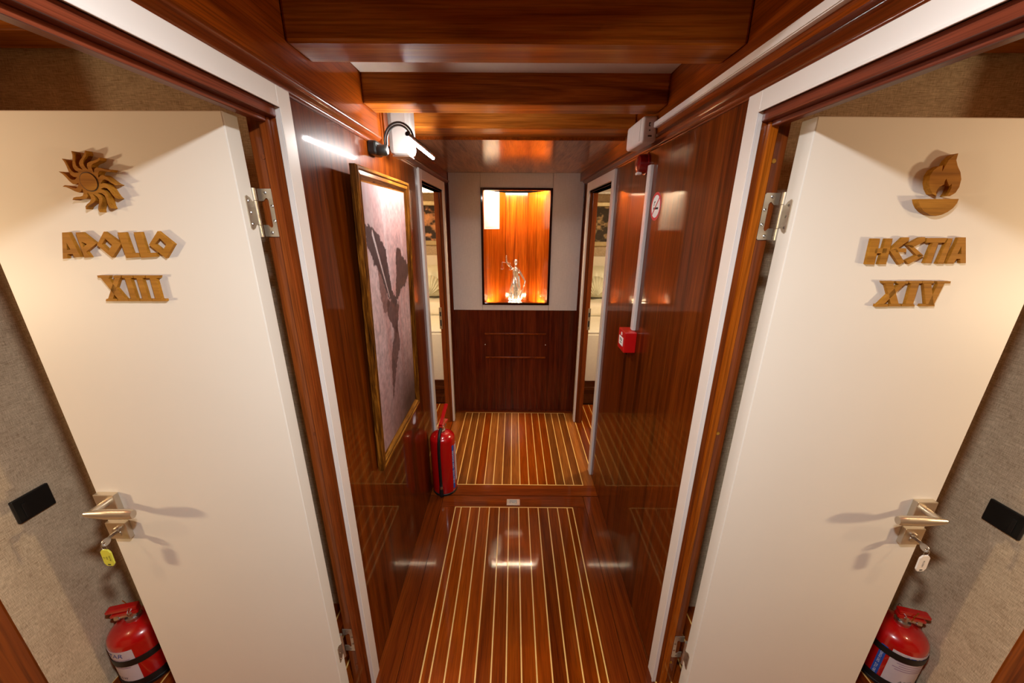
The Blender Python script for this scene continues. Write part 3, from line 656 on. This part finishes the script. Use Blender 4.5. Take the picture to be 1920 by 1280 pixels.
MB().add([(lean(z)+d, y, z) for d in (.001, .0075) for y, z in ((CY0, CZ0), (CY1, CZ0), (CY1, CZ1), (CY0, CZ1))], [(0,1,2,3), (4,5,6,7), (0,1,5,4), (1,2,6,5), (2,3,7,6), (3,0,4,7)]).build('stretcher', M['stop'], pic)

# ---------------------------------------------------------------- picture lamp over it
lamp = tag(empty('picture_lamp', (WL, 1.36, 1.735), world=True), 'black swan-neck picture lamp with a bright white LED tube', 'lamp')
LY, LZ, LX = 1.375, 1.742, -.312
MB().box(-.470, -.440, 1.300, 1.372, 1.708, 1.750).build('bracket', M['blackplastic'], lamp, bev=.008)
MB().lathe([(.015, -.012), (.017, 0), (.017, .022), (.012, .028)], (-.438, 1.318, 1.722), 18, axis='X').build('swivel', M['blackplastic'], lamp, smooth=True)
for k in (1.0, .86):
    arc = [(-.366 + .052*k*math.cos(a), 1.318 - .040*(1-a/PI), 1.742 + .056*k*math.sin(a)) for a in [PI*i/16 for i in range(16, -1, -1)]]
    MB().tube([(-.418, 1.318, 1.716)] + arc + [(LX, 1.262-.02, LZ+.008)], .0032, 8).build('arm', M['blackplastic'], lamp, smooth=True)
MB().tube([(LX, 1.20, LZ+.004), (LX, 1.575, LZ+.004)], .0066, 16).build('tube_housing', M['blackplastic'], lamp, smooth=True)
MB().tube([(LX-.0035, 1.225, LZ-.0035), (LX-.0035, 1.572, LZ-.0035)], .0055, 14).build('led_tube', M['led'], lamp, smooth=True)

# white pipe cover and brown trim strip hanging beside it
pc = tag(empty('pipe_cover', (-.405, 1.50, 1.73), world=True), 'white rounded pipe cover hanging from the ceiling beside the picture lamp', 'pipe cover')
MB().box(-.450, -.366, 1.455, 1.535, 1.732, CEIL).build('cover_body', M['cover'], pc, bev=.018)
box('bottom_lip', -.440, -.376, 1.465, 1.525, 1.726, 1.733, M['steel'], pc, .002)
cs = tag(empty('corner_strip', (-.46, 1.42, 1.76), world=True), 'dark red wooden strip beside the white pipe cover', 'wood strip')
box('wood_strip', -.470, -.447, 1.398, 1.446, 1.752, CEIL, M['jamb'], cs, .002); box('face_strip', -.447, -.441, 1.402, 1.446, 1.756, CEIL, M['veneer'], cs, .001)

# ---------------------------------------------------------------- right wall fittings
duct = tag(empty('ceiling_cable_duct', (.455, .6, 1.80), world=True), 'pale plastic cable duct running along the mahogany fascia to the alarm unit', 'cable duct')
box('duct_body', .446, .457, -1.2, 1.318, 1.790, 1.808, M['plastic'], duct, .001); box('duct_lid', .4435, .446, -1.2, 1.318, 1.7915, 1.8065, M['plastic'], duct, .001)
d2 = tag(empty('wall_cable_duct', (.49, 1.45, 1.1), world=True), 'white plastic cable duct running down the wall to the red call point', 'cable duct')
box('duct_body', .486, .497, 1.425, 1.455, 1.088, 1.70, M['plastic'], d2, .001); box('duct_lid', .484, .486, 1.427, 1.453, 1.088, 1.70, M['white'], d2, .0006)
un = tag(empty('alarm_unit', (.44, 1.4, 1.74), world=True), 'white plastic alarm unit on the right fascia at the end of the cable duct', 'alarm unit')
ub = MB().box(.408, .457, 1.318, 1.49, 1.750, 1.826).build('housing', M['plastic'], un, bev=.010); ub.modifiers['bevel'].segments = 4
box('cover_seam', .4075, .4085, 1.338, 1.3395, 1.756, 1.820, M['inkgrey'], un)
for z0, z1, x0, x1 in ((1.795, 1.806, .428, .431), (1.795, 1.797, .431, .434), (1.804, 1.806, .431, .434), (1.782, 1.786, .430, .434), (1.766, 1.770, .428, .440)): box('vent_slot', x0, x1, 1.3172, 1.3185, z0, z1, M['ink'], un)
so = tag(empty('alarm_sounder', (.475, 1.50, 1.70), world=True), 'round shade-darkened red alarm sounder under the white alarm unit', 'sounder')
MB().lathe([(.034, .497), (.034, .478), (.030, .462), (.018, .456), (.001, .455)], (0, 1.50, 1.712), 28, axis='X').build('dome', M['shaded_red'], so, smooth=True)
MB().lathe([(.038, .497), (.038, .489), (.034, .488)], (0, 1.50, 1.712), 28, axis='X').build('base_ring', M['shaded_red'], so, smooth=True)
MB().box(.458, .476, 1.488, 1.512, 1.674, 1.684).build('lens', M['plastic'], so, bev=.003)
cp = tag(empty('fire_call_point', (.475, 1.445, 1.0), world=True), 'square red fire call point on the mahogany wall under the cable duct', 'call point')
MB().box(.449, .497, 1.40, 1.488, 1.0, 1.086).build('housing', M['redplastic'], cp, bev=.003)
lb = box('break_glass', .4475, .449, 1.418, 1.470, 1.022, 1.058, M['paper'], cp, .0005)
MB().box(.4471, .4476, 1.432, 1.440, 1.040, 1.052).box(.4471, .4476, 1.448, 1.456, 1.040, 1.052).box(.4471, .4476, 1.432, 1.456, 1.032, 1.035).build('pictogram', M['ink'], lb)
MB().box(.4480, .4492, 1.438, 1.450, 1.064, 1.076).build('flame_mark', M['paper'], cp)
MB().lathe([(.004, .982), (.004, 1.0)], (.474, 1.44, 0), 10).build('key_boss', M['blackplastic'], cp)
# no-smoking sign
sg = tag(empty('no_smoking_sign', (.496, 1.362, 1.558), world=True), 'round red and white no smoking sticker on the right mahogany wall', 'sign')
sc_y, sc_z, R0 = 1.362, 1.558, .047
def wmap(off): return lambda p, k: (.497-off+(.0004 if k else 0), sc_y+p[0], sc_z+p[1])
MB().prism([ring(R0)], wmap(.0006)).build('disc', M['paper'], sg)
MB().prism([ring(R0), ring(R0*.80)], wmap(.0010)).build('red_ring', M['redink'], sg)
MB().prism([[(-.030, .026), (-.026, .030), (.030, -.026), (.026, -.030)]], wmap(.0013)).build('red_bar', M['redink'], sg)
MB().prism([[(-.024, -.010), (.016, -.010), (.016, -.003), (-.024, -.003)]], wmap(.0009)).prism([[(.018, -.010), (.021, -.010), (.021, -.003), (.018, -.003)]], wmap(.0009)).prism([[(.016, .002), (.020, .002), (.018, .016), (.008, .018), (.008, .014), (.015, .012)]], wmap(.0009)).build('cigarette', M['ink'], sg)

# ---------------------------------------------------------------- floor hatch pull
rp = tag(empty('hatch_pull', (.008, 1.682, 0), world=True), 'flush metal ring pull set in the threshold board of the floor hatch', 'ring pull')
MB().box(-.028, .046, 1.660, 1.706, .0, .0022).build('plate', M['steel'], rp, bev=.001)
MB().tube([(.009+.013*math.cos(a), 1.680+.012*math.sin(a), .0032) for a in [PI+PI*i/10 for i in range(11)]], .002, 6).build('ring', M['nickel'], rp)
MB().box(-.012, .030, 1.672, 1.700, .0021, .0026).build('recess', M['inkgrey'], rp)

# ---------------------------------------------------------------- fire extinguishers
def on_cyl(vs, r, a0, z0, sgn=1): return [(r*math.cos(a0+sgn*x/r), r*math.sin(a0+sgn*x/r), z0+y) for x, y, *_ in vs]
def curved(name, r, a0, a1, z0, z1, mat, parent, th=.0006, n=14):
    m = MB(); vs = []; fs = []
    for i in range(n+1):
        a = a0+(a1-a0)*i/n
        for rr in (r, r+th):
            for z in (z0, z1): vs.append((rr*math.cos(a), rr*math.sin(a), z))
    for i in range(n):
        b = i*4; fs += [(b+2, b+6, b+7, b+3), (b, b+1, b+5, b+4), (b+1, b+3, b+7, b+5), (b, b+4, b+6, b+2)]
    fs += [(0, 2, 3, 1), (n*4, n*4+1, n*4+3, n*4+2)]
    return m.add(vs, fs).build(name, mat, parent, smooth=True)
def subdiv(vs, fs): return vs, fs
def extinguisher(label, loc, rz, r, h, facing, straps, hose, wide):
    """facing: angle (own frame) the label looks to; handle sticks out towards angle 0"""
    e = tag(empty('fire_extinguisher', loc, rz), label, 'fire extinguisher', 'fire extinguishers standing on the wooden floor')
    dome = [(r*math.cos(PI/2*i/8), h + r*.62*math.sin(PI/2*i/8)) for i in range(8)]
    ht = h + r*.62
    MB().lathe([(r*.90, .004), (r*.985, .016), (r, .024)] + [(r, h*.5)] + dome + [(r*.22, ht-.001), (r*.20, ht+.006)], seg=36).build('cylinder', M['red'], e, smooth=True, angle=60)
    MB().lathe([(r*.985, 0), (r*1.0, .004), (r*1.0, .012), (r*.95, .015)], seg=36).build('base_ring', M['black'], e, smooth=True)
    k = r/.075
    MB().lathe([(.020*k, ht-.002), (.020*k, ht+.008), (.013*k, ht+.010), (.013*k, ht+.030), (.009*k, ht+.034)], seg=20).build('neck_collar', M['steel'], e, smooth=True)
    v = MB().box(-.016*k, .030*k, -.010*k, .010*k, ht+.014, ht+.034).build('valve', M['steel'], e, bev=.003)
    g = MB().lathe([(.010*k, .026*k), (.014*k, .028*k), (.014*k, .040*k)], (0, 0, ht+.020), 20, axis='X').build('gauge', M['steel'], e, smooth=True)
    MB().lathe([(.0115*k, .040*k), (.0115*k, .0406*k)], (0, 0, ht+.020), 20, axis='X').build('gauge_face', M['label'], g)
    def lever(nm, z0, z1, x0, x1):
        o = [(x0, z0), (x1, z1), (x1+.006*k, z1-.003), (x1+.004*k, z1-.012*k), (x0, z0-.013*k)]
        return MB().prism([o], lambda p, kk: (p[0], (-.011 + kk*.022)*k, p[1])).build(nm, M['red'], e, bev=.003)
    lever('carry_handle', ht+.036, ht+.038, -.022*k, hose['len']*.85)
    lever('squeeze_lever', ht+.052, ht+.052+hose['up'], -.022*k, hose['len'])
    MB().tube([(-.006*k, -.016*k, ht+.040), (-.006*k, .016*k, ht+.040)], .0022, 6).tube([(-.006*k, .016*k+.012*math.cos(a), ht+.040+.012*math.sin(a)) for a in [2*PI*i/12 for i in range(13)]], .0012, 5).build('safety_pin', M['steel'], e)
    MB().tube([(.010*k, -.017*k, ht+.028), (.014*k, -.014*k, ht+.048), (.020*k, -.013*k, ht+.066)], .0014, 5).build('seal', M['brass'], e)
    if hose['on']:
        a = hose['a']; ca, sa = math.cos(a), math.sin(a)
        pts = [(ca*.012, sa*.012, ht+.024), (ca*r*.55, sa*r*.55, ht+.022), (ca*r*.95, sa*r*.95, ht-.010), (ca*(r+.014), sa*(r+.014), h*.88), (ca*(r+.014), sa*(r+.014), h*.5), (ca*(r+.013), sa*(r+.013), h*.2)]
        sm = []
        for i in range(len(pts)-1):
            p0, p1, p2, p3 = (Vector(pts[max(0, min(len(pts)-1, i+d))]) for d in (-1, 0, 1, 2))
            for j_ in range(6):
                t = j_/6; sm.append(.5*((2*p1)+(-p0+p2)*t+(2*p0-5*p1+4*p2-p3)*t*t+(-p0+3*p1-3*p2+p3)*t**3))
        sm.append(Vector(pts[-1]))
        hs = MB().tube(sm, .0085, 12).build('hose', M['black'], e, smooth=True)
        MB().lathe([(.009, .022), (.012, .018), (.012, .045), (.009, h*.2+.004)], (ca*(r+.013), sa*(r+.013), 0), 14).build('nozzle', M['black'], hs, smooth=True)
        MB().lathe([(.0105, h*.19), (.0105, h*.24)], (ca*(r+.013), sa*(r+.013), 0), 14).build('ferrule', M['steel'], hs, smooth=True)
    for z in straps: curved('strap', r+.0012, 0, 2*PI*.999, z-.012, z+.012, M['black'], e, .002, 36)
    # printed labels
    a = facing; lz0, lz1 = h*.22, h*.90
    if wide: lz0, lz1 = h*.14, h*.96
    lab = curved('paper_label', r+.0004, a-wide_ang(wide), a+wide_ang(wide), lz0, lz1, M['label'], e)
    z = lz1-.018
    vs, fs = text_geo('STAR', .026 if wide else .022, shear=.25); MB().add(on_cyl(vs, r+.0014, a, z), fs).build('brand_text', M['blue'], lab)
    m = MB(); n_ = 5
    for i in range(n_):
        zz = z-.020-i*.009; w_ = wide_ang(wide)*(.8 - .12*(i % 3)); b = len(m.v); ks = 8
        m.add([((r+.0014)*math.cos(a-w_+2*w_*q/ks), (r+.0014)*math.sin(a-w_+2*w_*q/ks), zz+d) for q in range(ks+1) for d in (0, .0022)], [(2*q, 2*q+2, 2*q+3, 2*q+1) for q in range(ks)])
    m.build('label_lines', M['purple'], lab)
    vs, fs = text_geo('A.S.W', .014, shear=.2); MB().add(on_cyl(vs, r+.0014, a, lz0+.030), fs).build('handwriting', M['ink'], lab)
    vs, fs = text_geo('2021', .009, shear=.2); MB().add(on_cyl(vs, r+.0014, a, lz0+.012), fs).build('handwriting', M['redink'], lab)
    ab = a - wide_ang(wide) - .24
    bl = curved('type_label', r+.0004, ab-.11, ab+.11, h*.10, h*.92, M['bluelab'], e)
    vs, fs = text_geo('KURU TOZ · DRY POWDER', .0125*h/.19*.78); MB().add([((r+.0013)*math.cos(ab-y/r), (r+.0013)*math.sin(ab-y/r), h*.51+x) for x, y, z_ in vs], fs).build('type_text', M['paper'], bl)
    return e
def wide_ang(w): return .75 if w else .42
extinguisher('tall red fire extinguisher with black hose standing by the corridor wall under the painting', (-.394, 1.795, 0), math.radians(80), .070, .345, math.radians(-72), (), dict(on=True, a=math.radians(-174), up=.075, len=.085), False)
extinguisher('short strapped red fire extinguisher half hidden behind the APOLLO door', (-1.270, .880, 0), math.radians(-160), .076, .185, math.radians(58), (.125, .03), dict(on=False, up=.006, len=.052), True)
extinguisher('short strapped red fire extinguisher half hidden behind the HESTIA door', (1.316, .885, 0), math.radians(-20), .076, .185, math.radians(-77), (.155, .03), dict(on=False, up=.006, len=.052), True)

# ---------------------------------------------------------------- switches in the foyers
for s, label in ((-1, 'black wall switch plate on the linen wall beside the APOLLO door'), (1, 'black wall switch plate on the linen wall beside the HESTIA door')):
    cyc, czc = (.838, .738) if s < 0 else (.834, .712); XW = XWL if s < 0 else XWR
    sw = tag(empty('switch_plate', (s*XW, cyc, czc), world=True), label, 'switch', 'black switch plates in the cabin foyers')
    a, b = sorted((s*(XW-.009), s*XW)); MB().box(a, b, cyc-.042, cyc+.042, czc-.036, czc+.036).build('plate', M['blackplastic'], sw, bev=.003)
    a, b = sorted((s*(XW-.0115), s*(XW-.009))); MB().box(a, b, cyc-.026, cyc-.016, czc-.026, czc+.018).build('rocker', M['black'], sw, bev=.001)

# ---------------------------------------------------------------- bedrooms seen through the end doorways
def rounded(name, x0, x1, y0, y1, z0, z1, mat, parent, bev):
    o = box(name, x0, x1, y0, y1, z0, z1, mat, parent, bev); o.modifiers['bevel'].segments = 4
    for p in o.data.polygons: p.use_smooth = True
    return o
def bedroom(s, cab, pictone):
    X = lambda a, b: sorted((s*a, s*b))
    bed = tag(empty('platform_bed', (s*1.1, 3.3, 0), world=True), 'cream platform bed with wooden base seen through the %s' % cab, 'bed', 'beds in the end cabins')
    a, b = X(.57, 1.9)
    box('plinth', a, b, 2.875, 3.79, 0, .135, M['bedbase'], bed, .002); box('base_rail', a, b, 2.862, 2.875, .135, .165, M['bedbase'], bed, .003); box('base_panel', a, b, 2.87, 3.79, .165, .222, M['bedbase'], bed, .002)
    rounded('box_body', a, b, 2.855, 3.79, .222, .640, M['leather'], bed, .012); rounded('mattress', a, b, 2.86, 3.72, .640, .662, M['linen'], bed, .008)
    rounded('folded_duvet', a, b, 3.36, 3.70, .662, .790, M['linen'], bed, .04); rounded('headboard', a, b, 3.72, 3.79, .64, 1.19, M['leather'], bed, .012)
    for k in range(1):
        cx = s*(.80+k*.62)
        pl = tag(empty('pillow', (cx, 3.58, .79)), 'pale satin pillow standing against the headboard beyond the %s' % cab, 'pillow', 'satin pillows in the end cabins')
        m = MB(); nu, nv = 22, 14; vs = []
        for sd in (1, -1):
            for j in range(nv+1):
                for i in range(nu+1):
                    u, v = i/nu*2-1, j/nv*2-1; th_ = .075*(max(0, 1-abs(u)**3)*max(0, 1-abs(v)**3))**.5 * (1+.12*math.cos(u*13))
                    vs.append((u*.27*(1-.06*v*v), -sd*th_ + .10*(v*.5+.5)*.6, .015+.30*(v*.5+.5)*(1-.05*u*u)))
        fs = []; st = (nu+1)*(nv+1)
        for q in (0, 1):
            for j in range(nv):
                for i in range(nu): p = q*st+j*(nu+1)+i; fs.append((p, p+1, p+nu+2, p+nu+1))
        m.add(vs, fs).build('pillow_body', M['pillow'], pl, smooth=True, angle=180)
        # scallop fold in front
        m = MB(); rays = 9; vs = []; fs = []
        for i in range(rays*4+1):
            an = PI*.12 + PI*.76*i/(rays*4); dep = -.098 - .016*abs(math.sin(i/4*PI))
            for rr in (.015, .09, .185): vs.append((math.cos(an)*rr*.72, dep + .05*(rr/.185), .045+math.sin(an)*rr))
        for i in range(rays*4):
            for j in range(2): p = i*3+j; fs.append((p, p+1, p+4, p+3))
        o = m.add(vs, fs).build('scallop_fold', M['pillow'], pl, smooth=True, angle=180); sol = o.modifiers.new('solid', 'SOLIDIFY'); sol.thickness = .006
    z0, z1 = 1.285, 1.70; xa, xb = X(.60, 1.30); fw = .045
    pf = tag(empty('cabin_picture', (s*.95, 3.8, z0), world=True), '%s above the bed beyond the %s' % (pictone[0], cab), 'picture', 'pictures above the beds in the end cabins')
    for nm, *bb in (('frame_rail', xa, xb, z0, z0+fw), ('frame_rail', xa, xb, z1-fw, z1), ('frame_side', xa, xa+fw, z0+fw, z1-fw), ('frame_side', xb-fw, xb, z0+fw, z1-fw)):
        box(nm, bb[0], bb[1], 3.765, 3.80, bb[2], bb[3], M['silvergilt'], pf, .008)
    def fcol(u, v):
        n1 = vnoise(u*9+s*3, v*6, 21+s, 4); n2 = vnoise(u*22, v*14+3, 31+s, 3)
        k = np.clip((n1-.5)*6 - np.abs(v-.45)*1.2 + .25, 0, 1)[:, None]
        return np.clip((L3(pictone[1])[None]*(1-k) + L3(pictone[2])[None]*k)*(.6+.8*n2)[:, None], 0, 1)
    paint_grid('print', M['print'], pf, lambda u, v: (xa+fw+(xb-xa-2*fw)*u, 3.785, z0+fw+(z1-z0-2*fw)*v), fcol, 110, 70)
    cv = tag(box('trim_%d' % (11 if s < 0 else 12), *X(.56, 2.2), 3.70, 3.80, 1.765, 1.83, M['white'], bev=.004), kind='structure')
    box('cove_lamp', *X(.6, 2.1), 3.69, 3.6995, 1.775, 1.825, M['cove'], cv) if s < 0 else None
    return bed
bedroom(-1, 'doorway by the painting', ('dark figure picture', (48, 32, 22), (216, 158, 112)))
bedroom(1, 'doorway by the red call point', ('sepia relief picture', (58, 44, 28), (190, 160, 116)))

# lamp bodies of the ceiling lights
def downlight(x, y, z, r, label):
    d = tag(empty('ceiling_downlight', (x, y, z), world=True), label, 'light', 'round ceiling downlights')
    MB().lathe([(r*1.25, z-.006), (r*1.28, z-.003), (r*1.28, z)], (x, y, 0), 28).build('bezel', M['steel'], d, smooth=True)
    return d
downlight(.01, .05, CEIL+.003, .07, 'round steel downlight in the corridor ceiling between the two lettered doors')
for o in list(bpy.data.objects):
    if '_world' in o: del o['_world']
